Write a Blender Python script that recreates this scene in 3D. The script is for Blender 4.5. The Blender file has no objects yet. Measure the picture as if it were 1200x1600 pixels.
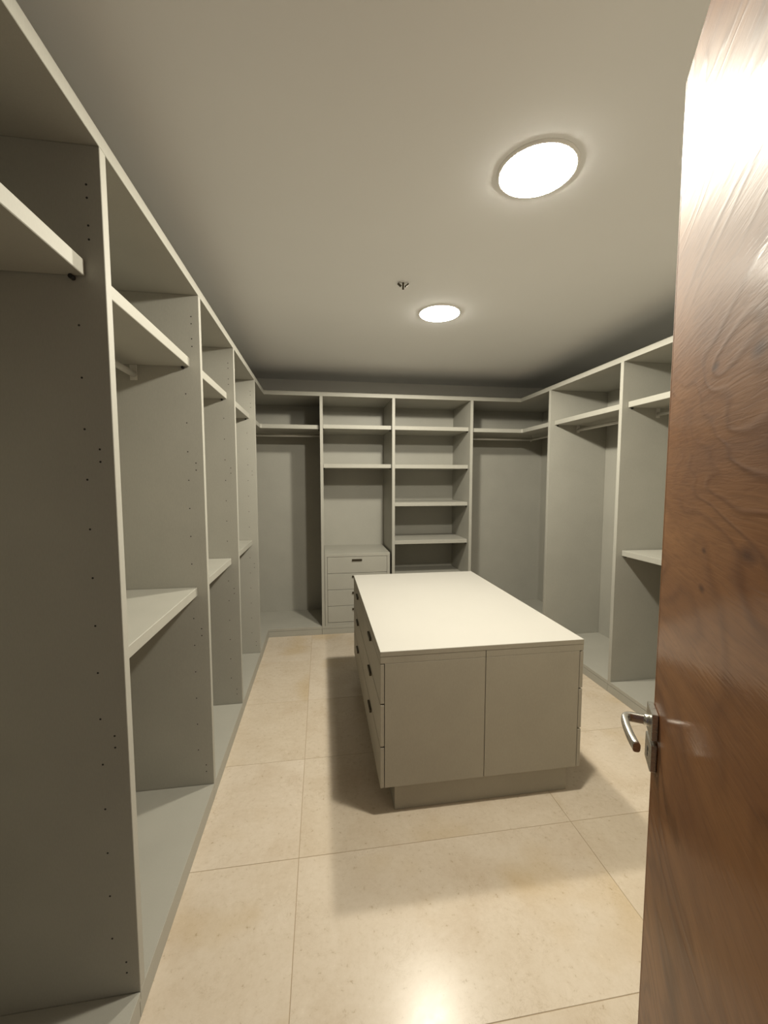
import bpy, bmesh, math, random
from mathutils import Vector, Matrix
random.seed(7)
scene = bpy.context.scene
col = scene.collection
rad = math.radians

# ------------------------------------------------------------------ camera
CAM_Z = 1.45
cam_data = bpy.data.cameras.new('camera')
cam_data.sensor_fit = 'VERTICAL'
cam_data.sensor_height = 32.0
cam_data.lens = 32.0 * 641.74 / 1600.0
cam_data.clip_start = 0.01
cam = bpy.data.objects.new('camera', cam_data)
cam.location = (0, 0, CAM_Z)
cam.rotation_euler = (rad(90 - 4.324), 0, rad(-8.6475))
col.objects.link(cam)
scene.camera = cam

# ------------------------------------------------------------------ world (dim cool daylight of the hall behind the doorway), exposure
world = bpy.data.worlds.new('world')
scene.world = world
world.use_nodes = True
bg = world.node_tree.nodes['Background']
bg.inputs['Color'].default_value = (0.62, 0.72, 1.0, 1)
bg.inputs['Strength'].default_value = 0.12
scene.view_settings.view_transform = 'Standard'
scene.view_settings.look = 'None'
scene.view_settings.gamma = 1.0
scene.view_settings.exposure = 0.0
scene.view_settings.use_curve_mapping = False
LAMP_STRENGTH = 88.0
LAMP_CORE_WATTS = 80.0
LAMP_COLOR = (1.0, 0.945, 0.80, 1)

# ------------------------------------------------------------------ dimensions (metres)
L = 0.4966            # left run front plane x = -L
R = 1.9351            # right run front plane
D = 3.8327            # back run front plane
XL, XR, YB = -1.03, 2.47, 4.365        # faces of the back panels
WL, WR, WB = -1.045, 2.485, 4.38       # wall faces
H, TT = 2.2533, 0.0357
ZB = 0.0793           # top of the base panels
T = 0.0277            # partition thickness
CEIL = 2.485
Y1, Y2, Y3, Y4 = 1.0923, 1.8632, 2.5465, 3.3051
B1, B2, B3 = -0.0086, 0.6603, 1.4247
R1, R2 = 3.3009, 2.4467
SET = 0.043           # shelves stand back from the fronts
SHT = 0.037
ZU, ZM = 1.963, 0.988 # shelf tops

# ------------------------------------------------------------------ materials
def new_mat(name):
    m = bpy.data.materials.new(name)
    m.use_nodes = True
    nt = m.node_tree
    return m, nt, nt.nodes['Principled BSDF']

def N(nt, kind, **kw):
    n = nt.nodes.new(kind)
    for k, v in kw.items():
        if k in ('inputs',):
            for a, b in v.items():
                n.inputs[a].default_value = b
        else:
            setattr(n, k, v)
    return n

def ramp(nt, stops):
    r = nt.nodes.new('ShaderNodeValToRGB')
    e = r.color_ramp.elements
    while len(e) < len(stops):
        e.new(0.5)
    for i, (p, c) in enumerate(stops):
        e[i].position = p
        e[i].color = (*c, 1)
    return r

def laminate(name, c, rough=0.5, var=0.05, bump=0.03):
    m, nt, b = new_mat(name)
    tc = N(nt, 'ShaderNodeTexCoord')
    mp = N(nt, 'ShaderNodeMapping', inputs={'Scale': (420, 420, 90)})
    nz = N(nt, 'ShaderNodeTexNoise', inputs={'Scale': 1.0, 'Detail': 3.0})
    mp2 = N(nt, 'ShaderNodeMapping', inputs={'Scale': (5, 5, 5)})
    nz2 = N(nt, 'ShaderNodeTexNoise', inputs={'Scale': 1.0, 'Detail': 4.0})
    ad = N(nt, 'ShaderNodeMath', operation='ADD')
    r = ramp(nt, [(0.35, tuple(x * (1 - var) for x in c)), (0.65, tuple(min(1, x * (1 + var)) for x in c))])
    ml = N(nt, 'ShaderNodeMath', operation='MULTIPLY', inputs={1: 0.5})
    nt.links.new(tc.outputs['Object'], mp.inputs['Vector'])
    nt.links.new(tc.outputs['Object'], mp2.inputs['Vector'])
    nt.links.new(mp.outputs[0], nz.inputs['Vector'])
    nt.links.new(mp2.outputs[0], nz2.inputs['Vector'])
    nt.links.new(nz.outputs[0], ad.inputs[0])
    nt.links.new(nz2.outputs[0], ad.inputs[1])
    nt.links.new(ad.outputs[0], ml.inputs[0])
    nt.links.new(ml.outputs[0], r.inputs[0])
    nt.links.new(r.outputs[0], b.inputs['Base Color'])
    b.inputs['Roughness'].default_value = rough
    b.inputs['Specular IOR Level'].default_value = 0.35
    bp = N(nt, 'ShaderNodeBump', inputs={'Strength': bump, 'Distance': 0.0006})
    nt.links.new(nz.outputs[0], bp.inputs['Height'])
    nt.links.new(bp.outputs[0], b.inputs['Normal'])
    return m

M_GREY = laminate('grey_laminate', (0.385, 0.372, 0.325))
M_ISLE = laminate('cream_laminate', (0.365, 0.332, 0.268))
M_TOP = laminate('white_laminate', (0.485, 0.465, 0.425), rough=0.42, var=0.012, bump=0.01)

def metal(name, c, rough):
    m, nt, b = new_mat(name)
    tc = N(nt, 'ShaderNodeTexCoord')
    mp = N(nt, 'ShaderNodeMapping', inputs={'Scale': (60, 60, 900)})
    nz = N(nt, 'ShaderNodeTexNoise', inputs={'Scale': 1.0, 'Detail': 2.0})
    mr = N(nt, 'ShaderNodeMapRange', inputs={'To Min': rough * 0.8, 'To Max': rough * 1.25})
    nt.links.new(tc.outputs['Object'], mp.inputs['Vector'])
    nt.links.new(mp.outputs[0], nz.inputs['Vector'])
    nt.links.new(nz.outputs[0], mr.inputs['Value'])
    nt.links.new(mr.outputs[0], b.inputs['Roughness'])
    b.inputs['Base Color'].default_value = (*c, 1)
    b.inputs['Metallic'].default_value = 1.0
    return m

M_STEEL = metal('brushed_steel', (0.62, 0.60, 0.56), 0.28)
M_RAIL = metal('satin_aluminium', (0.66, 0.64, 0.59), 0.42)
M_RAIL.node_tree.nodes['Principled BSDF'].inputs['Metallic'].default_value = 0.25
M_PULL = metal('dark_bronze', (0.10, 0.085, 0.06), 0.45)
m, nt, b = new_mat('black_plastic')
b.inputs['Base Color'].default_value = (0.012, 0.011, 0.010, 1)
b.inputs['Roughness'].default_value = 0.6
M_BLACK = m

def plaster(name, c):
    m, nt, b = new_mat(name)
    tc = N(nt, 'ShaderNodeTexCoord')
    nz = N(nt, 'ShaderNodeTexNoise', inputs={'Scale': 260.0, 'Detail': 3.0})
    nz2 = N(nt, 'ShaderNodeTexNoise', inputs={'Scale': 1.3, 'Detail': 3.0})
    r = ramp(nt, [(0.3, tuple(x * 0.97 for x in c)), (0.7, c)])
    bp = N(nt, 'ShaderNodeBump', inputs={'Strength': 0.06, 'Distance': 0.001})
    nt.links.new(tc.outputs['Object'], nz.inputs['Vector'])
    nt.links.new(tc.outputs['Object'], nz2.inputs['Vector'])
    nt.links.new(nz2.outputs[0], r.inputs[0])
    nt.links.new(r.outputs[0], b.inputs['Base Color'])
    nt.links.new(nz.outputs[0], bp.inputs['Height'])
    nt.links.new(bp.outputs[0], b.inputs['Normal'])
    b.inputs['Roughness'].default_value = 0.85
    b.inputs['Specular IOR Level'].default_value = 0.2
    return m

M_CEIL = plaster('ceiling_paint', (0.90, 0.905, 0.905))
M_WALL = plaster('wall_paint', (0.78, 0.76, 0.71))

M_WALL_FRONT = plaster('low_bounce_wall_paint', (0.42, 0.40, 0.36))  # unseen doorway wall, made darker than the others to cut bounce onto near panels

# beige marble: clouds, fine veins and pits; tone differs from tile to tile
def marble():
    m, nt, b = new_mat('beige_marble')
    tc = N(nt, 'ShaderNodeTexCoord')
    oi = N(nt, 'ShaderNodeObjectInfo')
    mulr = N(nt, 'ShaderNodeVectorMath', operation='SCALE')
    comb = N(nt, 'ShaderNodeCombineXYZ')
    nt.links.new(oi.outputs['Random'], comb.inputs[0]); nt.links.new(oi.outputs['Random'], comb.inputs[1])
    nt.links.new(comb.outputs[0], mulr.inputs[0]); mulr.inputs['Scale'].default_value = 37.0
    va = N(nt, 'ShaderNodeVectorMath', operation='ADD')
    nt.links.new(tc.outputs['Object'], va.inputs[0]); nt.links.new(mulr.outputs[0], va.inputs[1])
    n1 = N(nt, 'ShaderNodeTexNoise', inputs={'Scale': 3.2, 'Detail': 8.0, 'Roughness': 0.70, 'Distortion': 0.5})
    nt.links.new(va.outputs[0], n1.inputs['Vector'])
    r1 = ramp(nt, [(0.30, (0.575, 0.475, 0.365)), (0.50, (0.64, 0.55, 0.445)), (0.72, (0.69, 0.605, 0.505))])
    nt.links.new(n1.outputs[0], r1.inputs[0])
    # warm yellow stains that belong to the stone
    n2 = N(nt, 'ShaderNodeTexNoise', inputs={'Scale': 1.7, 'Detail': 3.0, 'Roughness': 0.5})
    nt.links.new(va.outputs[0], n2.inputs['Vector'])
    r2 = ramp(nt, [(0.56, (0, 0, 0)), (0.68, (1, 1, 1))])
    nt.links.new(n2.outputs[0], r2.inputs[0])
    mx = N(nt, 'ShaderNodeMixRGB', blend_type='MIX')
    mx.inputs[2].default_value = (0.53, 0.39, 0.21, 1)
    ms = N(nt, 'ShaderNodeMath', operation='MULTIPLY', inputs={1: 0.45})
    nt.links.new(r2.outputs[0], ms.inputs[0]); nt.links.new(ms.outputs[0], mx.inputs[0])
    nt.links.new(r1.outputs[0], mx.inputs[1])
    # fine veins
    n3 = N(nt, 'ShaderNodeTexNoise', inputs={'Scale': 14.0, 'Detail': 8.0, 'Roughness': 0.7, 'Distortion': 1.8})
    nt.links.new(va.outputs[0], n3.inputs['Vector'])
    r3 = ramp(nt, [(0.48, (1, 1, 1)), (0.5, (0.74, 0.69, 0.62)), (0.52, (1, 1, 1))])
    nt.links.new(n3.outputs[0], r3.inputs[0])
    mx2 = N(nt, 'ShaderNodeMixRGB', blend_type='MULTIPLY')
    ng = N(nt, 'ShaderNodeTexNoise', inputs={'Scale': 4.5, 'Detail': 3.0})
    nt.links.new(va.outputs[0], ng.inputs['Vector'])
    rg = ramp(nt, [(0.50, (0, 0, 0)), (0.72, (0.8, 0.8, 0.8))])
    nt.links.new(ng.outputs[0], rg.inputs[0]); nt.links.new(rg.outputs[0], mx2.inputs[0])
    nt.links.new(mx.outputs[0], mx2.inputs[1]); nt.links.new(r3.outputs[0], mx2.inputs[2])
    # pits
    n4 = N(nt, 'ShaderNodeTexNoise', inputs={'Scale': 46.0, 'Detail': 5.0, 'Roughness': 0.75})
    nt.links.new(va.outputs[0], n4.inputs['Vector'])
    r4 = ramp(nt, [(0.30, (0.62, 0.55, 0.45)), (0.39, (0.95, 0.94, 0.92)), (0.55, (1, 1, 1))])
    nt.links.new(n4.outputs[0], r4.inputs[0])
    mx3 = N(nt, 'ShaderNodeMixRGB', blend_type='MULTIPLY'); mx3.inputs[0].default_value = 0.85
    nt.links.new(mx2.outputs[0], mx3.inputs[1]); nt.links.new(r4.outputs[0], mx3.inputs[2])
    # tile-to-tile tone
    r5 = ramp(nt, [(0.0, (0.95, 0.94, 0.91)), (1.0, (1.0, 1.0, 1.0))])
    nt.links.new(oi.outputs['Random'], r5.inputs[0])
    mx4 = N(nt, 'ShaderNodeMixRGB', blend_type='MULTIPLY'); mx4.inputs[0].default_value = 1.0
    nt.links.new(mx3.outputs[0], mx4.inputs[1]); nt.links.new(r5.outputs[0], mx4.inputs[2])
    nt.links.new(mx4.outputs[0], b.inputs['Base Color'])
    mr = N(nt, 'ShaderNodeMapRange', inputs={'To Min': 0.19, 'To Max': 0.32})
    nt.links.new(n4.outputs[0], mr.inputs['Value']); nt.links.new(mr.outputs[0], b.inputs['Roughness'])
    bp = N(nt, 'ShaderNodeBump', inputs={'Strength': 0.05, 'Distance': 0.001})
    nt.links.new(n4.outputs[0], bp.inputs['Height']); nt.links.new(bp.outputs[0], b.inputs['Normal'])
    b.inputs['Specular IOR Level'].default_value = 0.35
    return m
M_MARBLE = marble()
m, nt, b = new_mat('tile_grout')
b.inputs['Base Color'].default_value = (0.40, 0.31, 0.21, 1)
b.inputs['Roughness'].default_value = 0.9
M_GROUT = m

# varnished veneer; object space of the door: x runs from the free edge to the hinge, z is height
def veneer(name, straight=False):
    m, nt, b = new_mat(name)
    tc = N(nt, 'ShaderNodeTexCoord')
    mp = N(nt, 'ShaderNodeMapping', inputs={'Scale': (0.60, 1.0, 1.9), 'Rotation': (0, rad(2), 0)} if not straight
           else {'Scale': (9.0, 9.0, 0.8)})
    nt.links.new(tc.outputs['Object'], mp.inputs['Vector'])
    field = N(nt, 'ShaderNodeTexNoise', inputs={'Scale': 1.55, 'Detail': 3.0, 'Roughness': 0.45, 'Distortion': 0.5})
    nt.links.new(mp.outputs[0], field.inputs['Vector'])
    # growth rings are the level lines of the slow field
    k = N(nt, 'ShaderNodeMath', operation='MULTIPLY', inputs={1: 150.0})
    nt.links.new(field.outputs[0], k.inputs[0])
    s = N(nt, 'ShaderNodeMath', operation='SINE'); nt.links.new(k.outputs[0], s.inputs[0])
    gate = N(nt, 'ShaderNodeTexNoise', inputs={'Scale': 2.3, 'Detail': 2.0})
    nt.links.new(mp.outputs[0], gate.inputs['Vector'])
    gr = ramp(nt, [(0.34, (0.1, 0.1, 0.1)), (0.55, (1, 1, 1))]); nt.links.new(gate.outputs[0], gr.inputs[0])
    sm = N(nt, 'ShaderNodeMapRange', inputs={'From Min': -1.0, 'From Max': 1.0, 'To Min': 0.0, 'To Max': 1.0})
    nt.links.new(s.outputs[0], sm.inputs['Value'])
    pw = N(nt, 'ShaderNodeMath', operation='POWER', inputs={1: 4.0}); nt.links.new(sm.outputs[0], pw.inputs[0])
    gm = N(nt, 'ShaderNodeMath', operation='MULTIPLY'); nt.links.new(pw.outputs[0], gm.inputs[0]); nt.links.new(gr.outputs[0], gm.inputs[1])
    # cloudy tone
    cl = N(nt, 'ShaderNodeTexNoise', inputs={'Scale': 3.4, 'Detail': 5.0, 'Roughness': 0.6, 'Distortion': 0.9})
    nt.links.new(mp.outputs[0], cl.inputs['Vector'])
    rc = ramp(nt, [(0.25, (0.135, 0.052, 0.018)), (0.5, (0.200, 0.085, 0.028)), (0.75, (0.265, 0.122, 0.044))])
    nt.links.new(cl.outputs[0], rc.inputs[0])
    mx = N(nt, 'ShaderNodeMixRGB', blend_type='MULTIPLY'); mx.inputs[2].default_value = (0.52, 0.44, 0.38, 1)
    gs = N(nt, 'ShaderNodeMath', operation='MULTIPLY', inputs={1: 0.55}); nt.links.new(gm.outputs[0], gs.inputs[0])
    nt.links.new(gs.outputs[0], mx.inputs[0]); nt.links.new(rc.outputs[0], mx.inputs[1])
    # short dark pores along the grain
    mp3 = N(nt, 'ShaderNodeMapping', inputs={'Scale': (14, 20, 190), 'Rotation': (0, rad(2), 0)})
    nt.links.new(tc.outputs['Object'], mp3.inputs['Vector'])
    po = N(nt, 'ShaderNodeTexNoise', inputs={'Scale': 1.0, 'Detail': 3.0, 'Roughness': 0.6, 'Distortion': 0.6})
    nt.links.new(mp3.outputs[0], po.inputs['Vector'])
    rp = ramp(nt, [(0.36, (0.72, 0.68, 0.64)), (0.52, (1, 1, 1))]); nt.links.new(po.outputs[0], rp.inputs[0])
    mx2 = N(nt, 'ShaderNodeMixRGB', blend_type='MULTIPLY'); mx2.inputs[0].default_value = 0.45
    nt.links.new(mx.outputs[0], mx2.inputs[1]); nt.links.new(rp.outputs[0], mx2.inputs[2])
    last = mx2
    if not straight:
        for (kx, kz, kr) in ((0.251, 1.592, 0.009), (0.382, 1.577, 0.013), (0.248, 1.360, 0.006), (0.385, 1.377, 0.014), (0.247, 1.310, 0.008)):
            sub = N(nt, 'ShaderNodeVectorMath', operation='SUBTRACT'); sub.inputs[1].default_value = (kx, 0, kz)
            nt.links.new(tc.outputs['Object'], sub.inputs[0])
            sc = N(nt, 'ShaderNodeVectorMath', operation='MULTIPLY'); sc.inputs[1].default_value = (0.42, 0, 1.0)
            nt.links.new(sub.outputs[0], sc.inputs[0])
            ln = N(nt, 'ShaderNodeVectorMath', operation='LENGTH'); nt.links.new(sc.outputs[0], ln.inputs[0])
            mr = N(nt, 'ShaderNodeMapRange', inputs={'From Min': kr * 0.15, 'From Max': kr * 0.9, 'To Min': 0.8, 'To Max': 0.0})
            nt.links.new(ln.outputs['Value'], mr.inputs['Value'])
            mk = N(nt, 'ShaderNodeMixRGB', blend_type='MULTIPLY'); mk.inputs[2].default_value = (0.3, 0.22, 0.18, 1)
            nt.links.new(mr.outputs[0], mk.inputs[0]); nt.links.new(last.outputs[0], mk.inputs[1])
            last = mk
    nt.links.new(last.outputs[0], b.inputs['Base Color'])
    b.inputs['Roughness'].default_value = 0.6
    b.inputs['Specular IOR Level'].default_value = 0.12
    b.inputs['Coat Weight'].default_value = 0.23
    b.inputs['Coat Roughness'].default_value = 0.13
    hs = N(nt, 'ShaderNodeMath', operation='MULTIPLY_ADD', inputs={1: 0.9}); nt.links.new(po.outputs[0], hs.inputs[0]); nt.links.new(gm.outputs[0], hs.inputs[2])
    bp = N(nt, 'ShaderNodeBump', inputs={'Strength': 0.22, 'Distance': 0.002})
    nt.links.new(hs.outputs[0], bp.inputs['Height'])
    nt.links.new(bp.outputs[0], b.inputs['Normal'])
    bp2 = N(nt, 'ShaderNodeBump', inputs={'Strength': 0.12, 'Distance': 0.002})
    nt.links.new(hs.outputs[0], bp2.inputs['Height']); nt.links.new(bp2.outputs[0], b.inputs['Coat Normal'])
    return m
M_DOOR = veneer('varnished_veneer')
M_LIPPING = veneer('varnished_lipping', True)

m, nt, b = new_mat('lamp_diffuser')
b.inputs['Base Color'].default_value = (0.9, 0.9, 0.88, 1)
b.inputs['Emission Color'].default_value = LAMP_COLOR
b.inputs['Emission Strength'].default_value = LAMP_STRENGTH
M_LAMP = m
m, nt, b = new_mat('white_enamel')
b.inputs['Base Color'].default_value = (0.88, 0.87, 0.84, 1)
b.inputs['Roughness'].default_value = 0.4
M_ENAMEL = m

# ------------------------------------------------------------------ mesh helpers
def bm_box(bm, x0, x1, y0, y1, z0, z1, bevel=0.0):
    t = bmesh.new()
    vs = [t.verts.new((x, y, z)) for x in (x0, x1) for y in (y0, y1) for z in (z0, z1)]
    for f in ((0, 1, 3, 2), (4, 6, 7, 5), (0, 4, 5, 1), (2, 3, 7, 6), (0, 2, 6, 4), (1, 5, 7, 3)):
        t.faces.new([vs[i] for i in f])
    if bevel:
        bmesh.ops.bevel(t, geom=t.edges[:], offset=bevel, segments=1, affect='EDGES')
    join(bm, t)

def join(bm, t):
    mp = {v: bm.verts.new(v.co) for v in t.verts}
    for f in t.faces:
        nf = bm.faces.new([mp[v] for v in f.verts])
        nf.smooth = f.smooth
    t.free()

def bm_prism(bm, poly, z0, z1, bevel=0.0):
    t = bmesh.new()
    a = [t.verts.new((x, y, z0)) for x, y in poly]
    c = [t.verts.new((x, y, z1)) for x, y in poly]
    n = len(poly)
    t.faces.new(a[::-1]); t.faces.new(c)
    for i in range(n):
        t.faces.new((a[i], a[(i + 1) % n], c[(i + 1) % n], c[i]))
    bmesh.ops.recalc_face_normals(t, faces=t.faces[:])
    if bevel:
        bmesh.ops.bevel(t, geom=t.edges[:], offset=bevel, segments=1, affect='EDGES')
    join(bm, t)

def bm_cyl(bm, p0, p1, r, seg=16, r1=None):
    p0, p1 = Vector(p0), Vector(p1)
    d = p1 - p0
    q = d.to_track_quat('Z', 'Y').to_matrix()
    a, c = [], []
    r1 = r if r1 is None else r1
    for i in range(seg):
        w = 2 * math.pi * i / seg
        o = Vector((math.cos(w), math.sin(w), 0))
        a.append(bm.verts.new(p0 + q @ (o * r)))
        c.append(bm.verts.new(p1 + q @ (o * r1)))
    bm.faces.new(a[::-1]); bm.faces.new(c)
    for i in range(seg):
        f = bm.faces.new((a[i], a[(i + 1) % seg], c[(i + 1) % seg], c[i])); f.smooth = True

def bm_lathe(bm, c, prof, seg=48):
    # prof: closed ring of (radius, z) about the vertical axis through c
    rings = []
    for i in range(seg):
        w = 2 * math.pi * i / seg
        rings.append([bm.verts.new((c[0] + r * math.cos(w), c[1] + r * math.sin(w), c[2] + z)) for r, z in prof])
    n = len(prof)
    for i in range(seg):
        A, B = rings[i], rings[(i + 1) % seg]
        for j in range(n):
            f = bm.faces.new((A[j], B[j], B[(j + 1) % n], A[(j + 1) % n])); f.smooth = True
    bmesh.ops.recalc_face_normals(bm, faces=bm.faces[:])

def bm_sweep(bm, pts, w, h, up=Vector((0, 0, 1)), seg=12):
    # rounded bar of elliptic section (w across, h along up) swept along pts
    rings = []
    pts = [Vector(p) for p in pts]
    for i, p in enumerate(pts):
        d = (pts[min(i + 1, len(pts) - 1)] - pts[max(i - 1, 0)]).normalized()
        side = d.cross(up).normalized()
        u = side.cross(d).normalized()
        ring = []
        for j in range(seg):
            a = 2 * math.pi * j / seg
            cx, cz = math.cos(a), math.sin(a)
            cx = math.copysign(abs(cx) ** 0.6, cx); cz = math.copysign(abs(cz) ** 0.6, cz)
            ring.append(bm.verts.new(p + side * (cx * w / 2) + u * (cz * h / 2)))
        rings.append(ring)
    for A, B in zip(rings, rings[1:]):
        for j in range(seg):
            f = bm.faces.new((A[j], A[(j + 1) % seg], B[(j + 1) % seg], B[j])); f.smooth = True
    bm.faces.new(rings[0][::-1]); bm.faces.new(rings[-1])

def obj(name, bm, mat, parent=None, origin=None, kind=None, label=None):
    """Link a bmesh given in world coordinates as one object whose origin is its parent's (or `origin`)."""
    bmesh.ops.recalc_face_normals(bm, faces=bm.faces[:])
    base = Vector((0, 0, 0))
    if parent is not None:
        q = parent
        while q is not None:
            base += q.location
            q = q.parent
    loc = Vector((0, 0, 0))
    if origin is not None:
        loc = Vector(origin) - base
        base = Vector(origin)
    bmesh.ops.translate(bm, verts=bm.verts[:], vec=-base)
    me = bpy.data.meshes.new(name)
    bm.to_mesh(me); bm.free()
    me.materials.append(mat)
    o = bpy.data.objects.new(name, me)
    o.location = loc
    col.objects.link(o)
    if parent is not None:
        o.parent = parent
    if kind:
        o['kind'] = kind
    if label:
        o['label'] = label
    return o

def box(name, b, mat, parent=None, bevel=0.0012, **kw):
    bm = bmesh.new()
    bm_box(bm, *b, bevel=bevel)
    return obj(name, bm, mat, parent, **kw)

def prism(name, poly, z0, z1, mat, parent=None, bevel=0.0012, **kw):
    bm = bmesh.new()
    bm_prism(bm, poly, z0, z1, bevel)
    return obj(name, bm, mat, parent, **kw)

def tag(o, label, cat, group=None):
    o['label'] = label
    o['category'] = cat
    if group:
        o['group'] = group
    return o

def thing(name, label, cat, loc, group=None):
    o = bpy.data.objects.new(name, None)
    o.location = loc
    o.empty_display_size = 0.1
    col.objects.link(o)
    return tag(o, label, cat, group)

def struct(o):
    o['kind'] = 'structure'
    return o

# ------------------------------------------------------------------ the room
FY0 = -0.06            # inner face of the front wall (doorway wall)
floor = struct(box('floor', (WL - 0.1, WR + 0.1, -2.2, WB + 0.1, -0.12, -0.0012), M_GROUT, bevel=0))
tx = [WL, -0.1025, 1.0365, 2.1755, WR]
ty = [-0.20, 0.374, 0.940, 1.511, 2.083, 2.668, 3.280, 3.862, WB]
G = 0.0011
tile_mesh = {}
for i in range(4):
    for j in range(8):
        w, d = tx[i + 1] - tx[i] - 2 * G, ty[j + 1] - ty[j] - 2 * G
        key = (round(w, 3), round(d, 3))
        if key not in tile_mesh:
            bm = bmesh.new()
            bm_box(bm, -w / 2, w / 2, -d / 2, d / 2, -0.010, 0.0, bevel=0.0006)
            bmesh.ops.recalc_face_normals(bm, faces=bm.faces[:])
            me = bpy.data.meshes.new('tile'); bm.to_mesh(me); bm.free()
            me.materials.append(M_MARBLE)
            tile_mesh[key] = me
        o = bpy.data.objects.new('tile', tile_mesh[key])
        o.location = ((tx[i] + tx[i + 1]) / 2, (ty[j] + ty[j + 1]) / 2, 0)
        col.objects.link(o)
        o.parent = floor
struct(box('ceiling', (WL - 0.1, WR + 0.1, -0.20, WB + 0.1, CEIL, CEIL + 0.1), M_CEIL, bevel=0))
struct(box('wall_left', (WL - 0.1, WL, -0.20, WB + 0.1, 0, CEIL), M_WALL, bevel=0))
struct(box('wall_right', (WR, WR + 0.1, -0.20, WB + 0.1, 0, CEIL), M_WALL, bevel=0))
struct(box('wall_back', (WL, WR, WB, WB + 0.1, 0, CEIL), M_WALL, bevel=0))
DX0, DX1, DZ = -0.71, 0.165, 2.14
bm = bmesh.new()
bm_box(bm, WL, DX0, -0.20, FY0, 0, CEIL)
bm_box(bm, DX1, WR, -0.20, FY0, 0, CEIL)
bm_box(bm, DX0, DX1, -0.20, FY0, DZ, CEIL)
struct(obj('wall_front', bm, M_WALL_FRONT))

# ------------------------------------------------------------------ open wardrobe units
GRP = 'built-in open wardrobe units'
UNDER = ZB - 0.025

def rail(parent, p0, p1, zshelf, plates=(True, True)):
    """hanging rail between two panels with a dark plate at each end"""
    p0, p1 = Vector(p0), Vector(p1)
    d = (p1 - p0).normalized()
    bm = bmesh.new()
    bm_cyl(bm, p0 + d * 0.004, p1 - d * 0.004, 0.0125, 20)
    r = obj('hanging_rail', bm, M_RAIL, parent)
    for p, on, s in ((p0, plates[0], 1), (p1, plates[1], -1)):
        if on:
            bm = bmesh.new()
            a = p + d * s * 0.0005
            c = p + d * s * 0.0035
            e = Vector((abs(d.y), abs(d.x), 0)) * 0.014
            lo = [min(a[k], c[k]) - e[k] for k in range(2)]
            hi = [max(a[k], c[k]) + e[k] for k in range(2)]
            bm_box(bm, lo[0], hi[0], lo[1], hi[1], p.z - 0.024, zshelf - 0.0005, bevel=0.0008)
            obj('rail_bracket', bm, M_RAIL, r)
    return r

def supports(parent, pts, axis, zc):
    """little dark shelf supports under a shelf's ends"""
    for (x, y, s) in pts:
        bm = bmesh.new()
        if axis == 'y':
            bm_cyl(bm, (x, y, zc), (x, y + s * 0.012, zc), 0.0055, 10)
        else:
            bm_cyl(bm, (x, y, zc), (x + s * 0.012, y, zc), 0.0055, 10)
        obj('shelf_support', bm, M_BLACK, parent)

def peg_holes(parent, y):
    """the drilled rows on the near face of a partition: dark bores"""
    bm = bmesh.new()
    zs1 = [1.815 - 0.1207 * k for k in range(14)]
    zs2 = [2.131, 2.102, 2.041, 2.010, 1.526, 1.496, 0.802, 0.771, 0.172, 0.141]
    for dx, zs in ((-0.0625, zs1), (-0.0315, zs2), (-0.46, zs1), (-0.50, zs2)):
        for z in zs:
            bm_cyl(bm, (-L + dx, y - 0.0003, z), (-L + dx, y + 0.004, z), 0.0026, 8)
    obj('peg_holes', bm, M_BLACK, parent, kind='stuff', label='rows of small dark drilled peg holes')

def left_unit(ya, yb, label, shelves, rails=True, holes=True, rail_z=1.888):
    """unit of the left run; its own panel stands at ya, its far side is the next unit's panel at yb"""
    t = thing('wardrobe_unit', label, 'wardrobe', ((-L + XL) / 2, (ya + yb) / 2, 0), GRP)
    p = box('side_panel', (XL, -L, ya, ya + T, ZB, H - TT), M_GREY, t)
    if holes:
        peg_holes(p, ya)
    box('base_panel', (XL, -L, ya + 0.0004, yb - 0.0004, UNDER, ZB), M_GREY, t)
    box('plinth', (XL + 0.02, -L - 0.0025, ya + 0.001, yb - 0.001, 0, UNDER - 0.002), M_GREY, t)
    box('back_panel', (XL - 0.008, XL, ya, yb - 0.0005, 0.01, H - TT), M_GREY, t, bevel=0)
    a, b = ya + T, yb - 0.0006
    for z in shelves:
        box('shelf', (XL, -L - SET, a + 0.0018, b - 0.0018, z - SHT, z), M_GREY, t, bevel=0.0016)
        supports(t, [(-L - SET - 0.026, a, 1), (-L - SET - 0.026, b, -1)], 'y', z - SHT - 0.0055)
    if rails:
        rail(t, (-0.758, a, rail_z), (-0.758, b, rail_z), shelves[0] - SHT)
    return t

left_unit(0.30, Y1, 'open wardrobe unit nearest the camera on the left wall, cut off by the photo edge', (ZU,), holes=False)
left_unit(Y1, Y2, 'tall grey open wardrobe unit with a low shelf, first whole bay on the left wall', (ZU, ZM))
left_unit(Y2, Y3, 'grey open wardrobe unit with a low shelf, middle of the left wall', (ZU, ZM))
left_unit(Y3, Y4, 'grey open wardrobe unit with a low shelf, last left-wall bay before the corner', (ZU, ZM))

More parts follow.
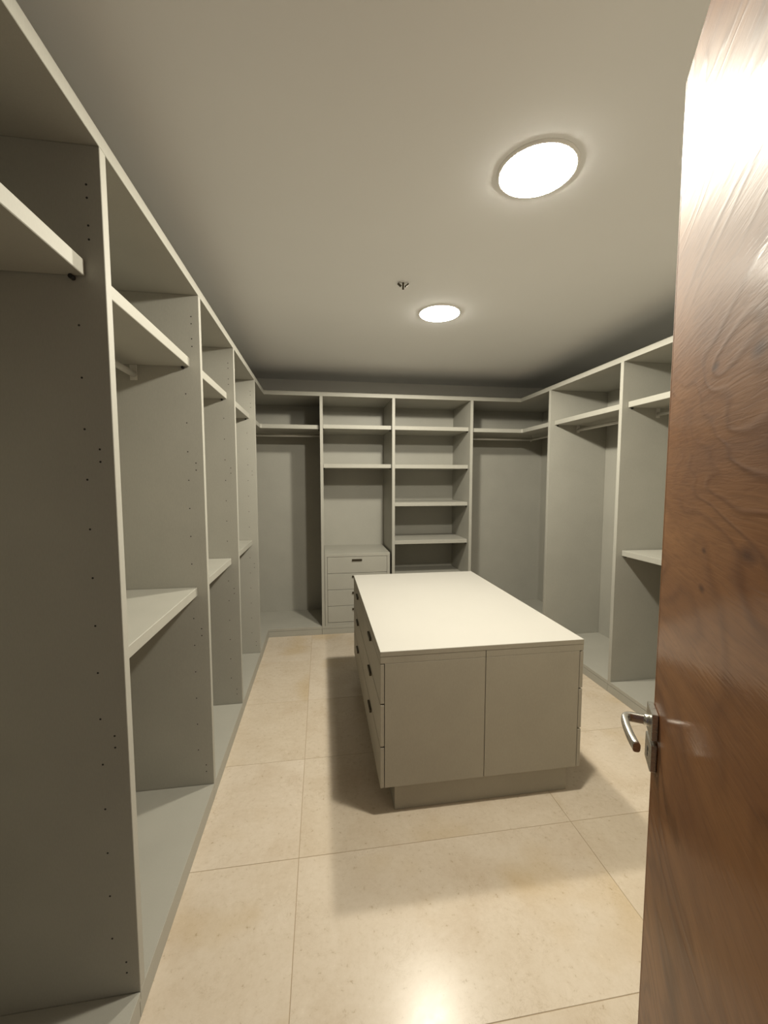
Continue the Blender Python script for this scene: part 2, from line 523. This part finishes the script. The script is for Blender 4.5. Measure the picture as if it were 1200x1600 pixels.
# left corner unit
RB = 4.105            # y of the rails of the back run
cl = thing('wardrobe_unit', 'L-shaped open corner wardrobe unit at the far left, left of the drawer chest', 'wardrobe', (-0.6, 4.0, 0), GRP)
p = box('side_panel', (XL, -L, Y4, Y4 + T, ZB, H - TT), M_GREY, cl)
peg_holes(p, Y4)
prism('base_panel', [(XL, Y4 + 0.0004), (-L, Y4 + 0.0004), (-L, D), (B1 - 0.0004, D), (B1 - 0.0004, YB), (XL, YB)], UNDER, ZB, M_GREY, cl)
prism('plinth', [(XL + 0.02, Y4 + 0.001), (-L - 0.0012, Y4 + 0.001), (-L - 0.0012, D + 0.0012), (B1 - 0.001, D + 0.0012), (B1 - 0.001, YB - 0.02), (XL + 0.02, YB - 0.02)],
      0, UNDER - 0.002, M_GREY, cl)
box('back_panel', (XL - 0.008, XL, Y4, YB, 0.01, H - TT), M_GREY, cl, bevel=0)
box('back_panel', (XL - 0.008, B1, YB, YB + 0.008, 0.01, H - TT), M_GREY, cl, bevel=0)
prism('shelf', [(XL, Y4 + T + 0.002), (-L - SET, Y4 + T + 0.002), (-L - SET, D + SET - 0.012), (-L - SET + 0.012, D + SET), (B1 - 0.006, D + SET), (B1 - 0.006, YB), (XL, YB)],
      ZU - SHT, ZU, M_GREY, cl, bevel=0.0016)
supports(cl, [(B1, D + SET + 0.03, -1)], 'x', ZU - SHT - 0.0055)
rail(cl, (-0.758, Y4 + T, 1.888), (-0.758, RB, 1.888), ZU - SHT, (True, False))
rail(cl, (-0.758, RB, 1.888), (B1, RB, 1.888), ZU - SHT, (True, True))

# back run
def back_unit(xa, xb, label, shelves):
    t = thing('wardrobe_unit', label, 'wardrobe', ((xa + xb) / 2, (D + YB) / 2, 0), GRP)
    box('side_panel', (xa, xa + T, D, YB, ZB, H - TT), M_GREY, t)
    box('base_panel', (xa + 0.0004, xb - 0.0004, D, YB, UNDER, ZB), M_GREY, t)
    box('plinth', (xa + 0.001, xb - 0.001, D + 0.0012, YB - 0.02, 0, UNDER - 0.002), M_GREY, t)
    box('back_panel', (xa, xb, YB, YB + 0.008, 0.01, H - TT), M_GREY, t, bevel=0)
    for z in shelves:
        box('shelf', (xa + T + 0.002, xb - 0.002, D + SET, YB, z - SHT, z), M_GREY, t, bevel=0.0016)
        supports(t, [(xa + T, D + SET + 0.03, 1), (xb, D + SET + 0.03, -1)], 'x', z - SHT - 0.0055)
    return t
back_unit(B1, B2, 'open shelf unit on the back wall that holds the four-drawer chest', (1.970, 1.608))
back_unit(B2, B3, 'narrow open bookcase-like unit of many shelves behind the island', (1.970, 1.606, 1.244, 0.875, 0.514))

# right corner unit
cr = thing('wardrobe_unit', 'L-shaped open corner wardrobe unit at the far right, beside the many-shelf unit', 'wardrobe', (2.0, 4.0, 0), GRP)
box('side_panel', (B3, B3 + T, D, YB, ZB, H - TT), M_GREY, cr)
prism('base_panel', [(B3 + 0.0004, D), (R, D), (R, R1 + T + 0.0004), (XR, R1 + T + 0.0004), (XR, YB), (B3 + 0.0004, YB)], UNDER, ZB, M_GREY, cr)
prism('plinth', [(B3 + 0.001, D + 0.0012), (R + 0.0012, D + 0.0012), (R + 0.0012, R1 + T + 0.001), (XR - 0.02, R1 + T + 0.001), (XR - 0.02, YB - 0.02), (B3 + 0.001, YB - 0.02)],
      0, UNDER - 0.002, M_GREY, cr)
box('back_panel', (XR, XR + 0.008, R1 + T, YB, 0.01, H - TT), M_GREY, cr, bevel=0)
box('back_panel', (B3, XR + 0.008, YB, YB + 0.008, 0.01, H - TT), M_GREY, cr, bevel=0)
prism('shelf', [(B3 + T + 0.002, D + SET), (R + SET - 0.012, D + SET), (R + SET, D + SET - 0.012), (R + SET, R1 + T + 0.002), (XR, R1 + T + 0.002), (XR, YB), (B3 + T + 0.002, YB)],
      ZU - SHT, ZU, M_GREY, cr, bevel=0.0016)
RX = 2.198
rail(cr, (B3 + T, RB, 1.886), (RX, RB, 1.886), ZU - SHT, (True, True))
rail(cr, (RX, R1 + T, 1.886), (RX, RB, 1.886), ZU - SHT, (True, False))

def right_unit(ya, yb, label, shelves, near_panel=False):
    """unit of the right run; its own panel is the far one, whose near face is at yb"""
    t = thing('wardrobe_unit', label, 'wardrobe', ((R + XR) / 2, (ya + yb) / 2, 0), GRP)
    box('side_panel', (R, XR, yb, yb + T, ZB, H - TT), M_GREY, t)
    if near_panel:
        box('side_panel', (R, XR, ya, ya + T, ZB, H - TT), M_GREY, t)
    a = ya if near_panel else ya + T
    box('base_panel', (R, XR, a + 0.0004, yb + T - 0.0004, UNDER, ZB), M_GREY, t)
    box('plinth', (R + 0.0012, XR - 0.02, a + 0.001, yb + T - 0.001, 0, UNDER - 0.002), M_GREY, t)
    box('back_panel', (XR, XR + 0.008, a, yb + T, 0.01, H - TT), M_GREY, t, bevel=0)
    for z in shelves:
        box('shelf', (R + SET, XR, ya + T + 0.0018, yb - 0.0018, z - SHT, z), M_GREY, t, bevel=0.0016)
        supports(t, [(R + SET + 0.026, ya + T, 1), (R + SET + 0.026, yb, -1)], 'y', z - SHT - 0.0055)
    rail(t, (RX, ya + T, 1.888), (RX, yb, 1.888), shelves[0] - SHT)
right_unit(R2, R1, 'open wardrobe unit without a low shelf on the right wall behind the island', (ZU,))
right_unit(1.62, R2, 'open wardrobe unit with a low shelf, partly hidden by the wooden door', (ZU, ZM), near_panel=True)

# the continuous board that caps all units
bm = bmesh.new()
bm_prism(bm, [(XL - 0.008, 0.30), (-L, 0.30), (-L, D), (R, D), (R, 1.62), (XR + 0.008, 1.62), (XR + 0.008, YB + 0.008), (XL - 0.008, YB + 0.008)], H - TT, H, 0.0012)
tag(obj('top_panel', bm, M_GREY), 'long grey top board that runs around the room above all open wardrobe bays', 'board')

# ------------------------------------------------------------------ drawer chest
CX0, CX1 = B1 + T + 0.003, 0.641
CY0, CY1 = D + 0.004, YB - 0.002
ch = thing('drawer_chest', 'small grey chest of four drawers built into the back wall shelves', 'chest', ((CX0 + CX1) / 2, (CY0 + CY1) / 2, ZB))
DRX0, DRX1 = 0.0475, 0.6125
box('top', (CX0, CX1, CY0 - 0.001, CY1, 0.7385, 0.7675), M_GREY, ch)
box('side', (CX0, DRX0 - 0.002, CY0, CY1, ZB + 0.0002, 0.738), M_GREY, ch)
box('side', (DRX1 + 0.002, CX1, CY0, CY1, ZB + 0.0002, 0.738), M_GREY, ch)
box('bottom_rail', (DRX0 - 0.0018, DRX1 + 0.0018, CY0, CY1, ZB + 0.0002, 0.1055), M_GREY, ch)
box('back', (DRX0 - 0.0018, DRX1 + 0.0018, CY1 - 0.01, CY1, 0.106, 0.738), M_GREY, ch, bevel=0)
zz = [0.7355, 0.580, 0.424, 0.267, 0.1085]
for k in range(4):
    zt, zb_ = zz[k] - (0.0 if k == 0 else 0.0018), zz[k + 1] + 0.0018
    d = box('drawer', (DRX0, DRX1, CY0 + 0.001, CY0 + 0.40, zb_, zt), M_GREY, ch, bevel=0.0014)
    bm = bmesh.new()
    bm_box(bm, 0.278, 0.372, CY0 - 0.010, CY0 + 0.0005, zt - 0.038, zt - 0.022, bevel=0.001)
    obj('handle', bm, M_PULL, d, label='slim dark metal pull')

# ------------------------------------------------------------------ island
IX0, IX1, IY0, IY1 = 0.2357, 1.1690, 1.6541, 3.0814
ZI, ZIB = 0.7353, 0.1311
isl = thing('dressing_island', 'low cream island of drawers with a white top in the middle of the floor', 'island', ((IX0 + IX1) / 2, (IY0 + IY1) / 2, 0))
FX0, FX1 = 0.2548, 1.1500       # panels between the drawer fronts
SEAM = 0.7026
ct = box('countertop', (IX0, IX1, IY0, IY1, 0.7135, ZI - 0.0012), M_ISLE, isl, bevel=0.0008)
box('laminate_sheet', (IX0 + 0.0006, IX1 - 0.0006, IY0 + 0.0006, IY1 - 0.0006, ZI - 0.0012, ZI), M_TOP, ct, bevel=0.0005, label='white laminate sheet')
for (x0, x1) in ((IX0, SEAM - 0.0012), (SEAM + 0.0012, IX1)):
    box('top_rail', (x0, x1, IY0 + 0.0005, IY1 - 0.0005, 0.6830, 0.7128), M_ISLE, isl)
for (x0, x1) in ((FX0, SEAM - 0.0012), (SEAM + 0.0012, FX1)):
    box('end_panel', (x0, x1, IY0 + 0.0005, IY0 + 0.0185, ZIB, 0.6826), M_ISLE, isl)
    box('end_panel', (x0, x1, IY1 - 0.0185, IY1 - 0.0005, ZIB, 0.6826), M_ISLE, isl)
    box('carcass', (x0 + 0.001, x1 - 0.001, IY0 + 0.019, IY1 - 0.019, ZIB + 0.002, 0.682), M_ISLE, isl, bevel=0)
box('plinth', (0.3034, 1.1233, 1.685, IY1 - 0.031, 0, ZIB + 0.001), M_ISLE, isl)
rows = [(0.5085, 0.6795), (0.3185, 0.5015), (ZIB, 0.3115)]
YM = (IY0 + IY1) / 2
for side in (0, 1):
    for (y0, y1) in ((IY0 + 0.0005, YM - 0.0015), (YM + 0.0015, IY1 - 0.0005)):
        for (z0, z1) in rows:
            x0, x1 = (IX0, IX0 + 0.0165) if side == 0 else (IX1 - 0.0165, IX1)
            d = box('drawer', (x0, x1, y0, y1, z0, z1), M_ISLE, isl, bevel=0.0014)
            yc = (y0 + y1) / 2
            hx = (IX0 - 0.011, IX0 + 0.001) if side == 0 else (IX1 - 0.001, IX1 + 0.011)
            bm = bmesh.new()
            bm_box(bm, hx[0], hx[1], yc - 0.048, yc + 0.048, z1 - 0.019, z1 - 0.003, bevel=0.001)
            obj('handle', bm, M_PULL, d, label='dark metal pull')

# ------------------------------------------------------------------ ceiling lights
def ceiling_light(x, y, label):
    t = thing('ceiling_light', label, 'light', (x, y, CEIL), 'round ceiling lights')
    bm = bmesh.new()
    bm_lathe(bm, (x, y, CEIL), [(0.1205, 0.0), (0.1205, -0.006), (0.1225, -0.0075), (0.1255, -0.007), (0.131, -0.002), (0.132, 0.0)], 64)
    obj('trim_ring', bm, M_ENAMEL, t)
    # shallow opal lens that bellies out of its ring
    bm = bmesh.new()
    prof = [(0.1195, -0.001), (0.1200, -0.0075), (0.117, -0.0100), (0.09, -0.0145), (0.05, -0.0168), (0.015, -0.0176)]
    rings = []
    for i in range(64):
        a = 2 * math.pi * i / 64
        rings.append([bm.verts.new((x + r * math.cos(a), y + r * math.sin(a), CEIL + z)) for r, z in prof])
    for i in range(64):
        A, B = rings[i], rings[(i + 1) % 64]
        for j in range(len(prof) - 1):
            f = bm.faces.new((A[j], A[j + 1], B[j + 1], B[j])); f.smooth = True
    bm.faces.new([r[-1] for r in rings])
    bm.faces.new([r[0] for r in rings][::-1])
    obj('diffuser', bm, M_LAMP, t)
    # the lamp's bright core, throwing wide below the ceiling
    ld = bpy.data.lights.new('lamp_core', 'SPOT')
    ld.energy = LAMP_CORE_WATTS
    ld.color = LAMP_COLOR[:3]
    ld.spot_size = rad(172)
    ld.spot_blend = 0.12
    ld.shadow_soft_size = 0.04
    lo = bpy.data.objects.new('lamp_core', ld)
    lo.location = (0, 0, -0.034 - 0.0145)
    col.objects.link(lo)
    lo.parent = t
    return t
ceiling_light(0.725, 1.362, 'round glowing ceiling light nearest the camera, beside the door top')
ceiling_light(0.733, 2.540, 'round glowing ceiling light further back, beside the small sprinkler')

# sprinkler head
SX, SY = 0.434, 2.189
sp = thing('sprinkler_head', 'tiny dark sprinkler head on the bare ceiling', 'sprinkler', (SX, SY, CEIL))
bm = bmesh.new()
bm_cyl(bm, (SX, SY, CEIL), (SX, SY, CEIL - 0.003), 0.017, 24)
obj('escutcheon', bm, M_ENAMEL, sp)
bm = bmesh.new()
bm_cyl(bm, (SX, SY, CEIL - 0.003), (SX, SY, CEIL - 0.020), 0.005, 12)
bm_cyl(bm, (SX, SY, CEIL - 0.020), (SX, SY, CEIL - 0.036), 0.0045, 12, 0.0055)
obj('stem', bm, M_PULL, sp)
for s in (-1, 1):
    bm = bmesh.new()
    bm_box(bm, 0.013, 0.037, -0.007, 0.007, -0.0035, 0.0035, bevel=0.001)
    bmesh.ops.rotate(bm, verts=bm.verts[:], matrix=Matrix.Rotation(rad(-40), 3, 'Y'))
    if s < 0:
        bmesh.ops.rotate(bm, verts=bm.verts[:], matrix=Matrix.Rotation(math.pi, 3, 'Z'))
    bmesh.ops.translate(bm, verts=bm.verts[:], vec=(SX, SY, CEIL - 0.031))
    obj('yoke_arm', bm, M_PULL, sp)

# ------------------------------------------------------------------ open door; local x = from free edge to hinge, local -y... +y = out of the visible face
ang = rad(32.594)
ddir = Vector((-math.sin(ang), -math.cos(ang), 0))       # local x
dnor = Vector((-math.cos(ang), math.sin(ang), 0))        # visible face normal
DW, DH, DT = 0.86, 2.126, 0.042
door = bpy.data.objects.new('door_1', None)
door.location = (0.622, 0.667, 0)
door.matrix_world = Matrix(((ddir.x, dnor.x, 0, 0.622), (ddir.y, dnor.y, 0, 0.667), (0, 0, 1, 0), (0, 0, 0, 1)))
col.objects.link(door)
door['kind'] = 'structure'

def dobj(name, bm, mat, parent=None, label=None):
    bmesh.ops.recalc_face_normals(bm, faces=bm.faces[:])
    me = bpy.data.meshes.new(name); bm.to_mesh(me); bm.free()
    me.materials.append(mat)
    o = bpy.data.objects.new(name, me); col.objects.link(o)
    o.parent = parent or door
    if label:
        o['label'] = label
    return o
# (local x, y, z is a left-handed triple mirrored by matrix_world, so normals are recalculated by Blender's shading both ways)
LIP = 0.009
bm = bmesh.new(); bm_box(bm, LIP, DW, -DT, 0.0, 0.006, DH, bevel=0.0008)
leaf = dobj('door_leaf', bm, M_DOOR, label='reddish brown varnished veneer leaf')
bm = bmesh.new(); bm_box(bm, 0.0, LIP - 0.0003, -DT, 0.0, 0.006, DH, bevel=0.0012)
dobj('edge_lipping', bm, M_LIPPING)
# handle set on the visible face
PX, PZ = 0.0235, 1.004
bm = bmesh.new(); bm_box(bm, PX - 0.026, PX + 0.026, 0.0003, 0.011, PZ - 0.025, PZ + 0.025, bevel=0.0012)
hs = dobj('door_handle', bm, M_STEEL, label='brushed steel lever handle')
bm = bmesh.new(); bm_cyl(bm, (PX, 0.010, PZ), (PX, 0.020, PZ), 0.0115, 20, 0.0095)
dobj('neck_collar', bm, M_STEEL, hs)
bm = bmesh.new()
pts = []
yo = 0.052
for t in [i / 6 for i in range(7)]:
    pts.append((PX, 0.016 + (yo - 0.016 - 0.014) * t, PZ))
for i in range(1, 9):
    a = math.pi / 2 * i / 8
    pts.append((PX + 0.014 * (1 - math.cos(a)), yo - 0.014 + 0.014 * math.sin(a), PZ))
for i in range(1, 11):
    t = i / 10
    pts.append((PX + 0.014 + 0.080 * t, yo - 0.009 * t * t, PZ - 0.004 * t))
bm_sweep(bm, pts, 0.012, 0.017, seg=16)
dobj('lever', bm, M_STEEL, hs)
bm = bmesh.new(); bm_box(bm, PX - 0.026, PX + 0.026, 0.0003, 0.011, PZ - 0.084, PZ - 0.034, bevel=0.0012)
kp = dobj('key_rose', bm, M_STEEL, label='brushed steel keyhole plate')
bm = bmesh.new()
bm_cyl(bm, (PX, 0.0108, PZ - 0.054), (PX, 0.0114, PZ - 0.054), 0.0045, 14)
bm_box(bm, PX - 0.0022, PX + 0.0022, 0.0108, 0.0114, PZ - 0.069, PZ - 0.054)
dobj('keyhole', bm, M_BLACK, kp)
for zz_ in (0.25, 1.06, 1.87):
    bm = bmesh.new()
    bm_cyl(bm, (DW + 0.004, -0.004, zz_ - 0.05), (DW + 0.004, -0.004, zz_ + 0.05), 0.006, 12)
    dobj('hinge', bm, M_STEEL)
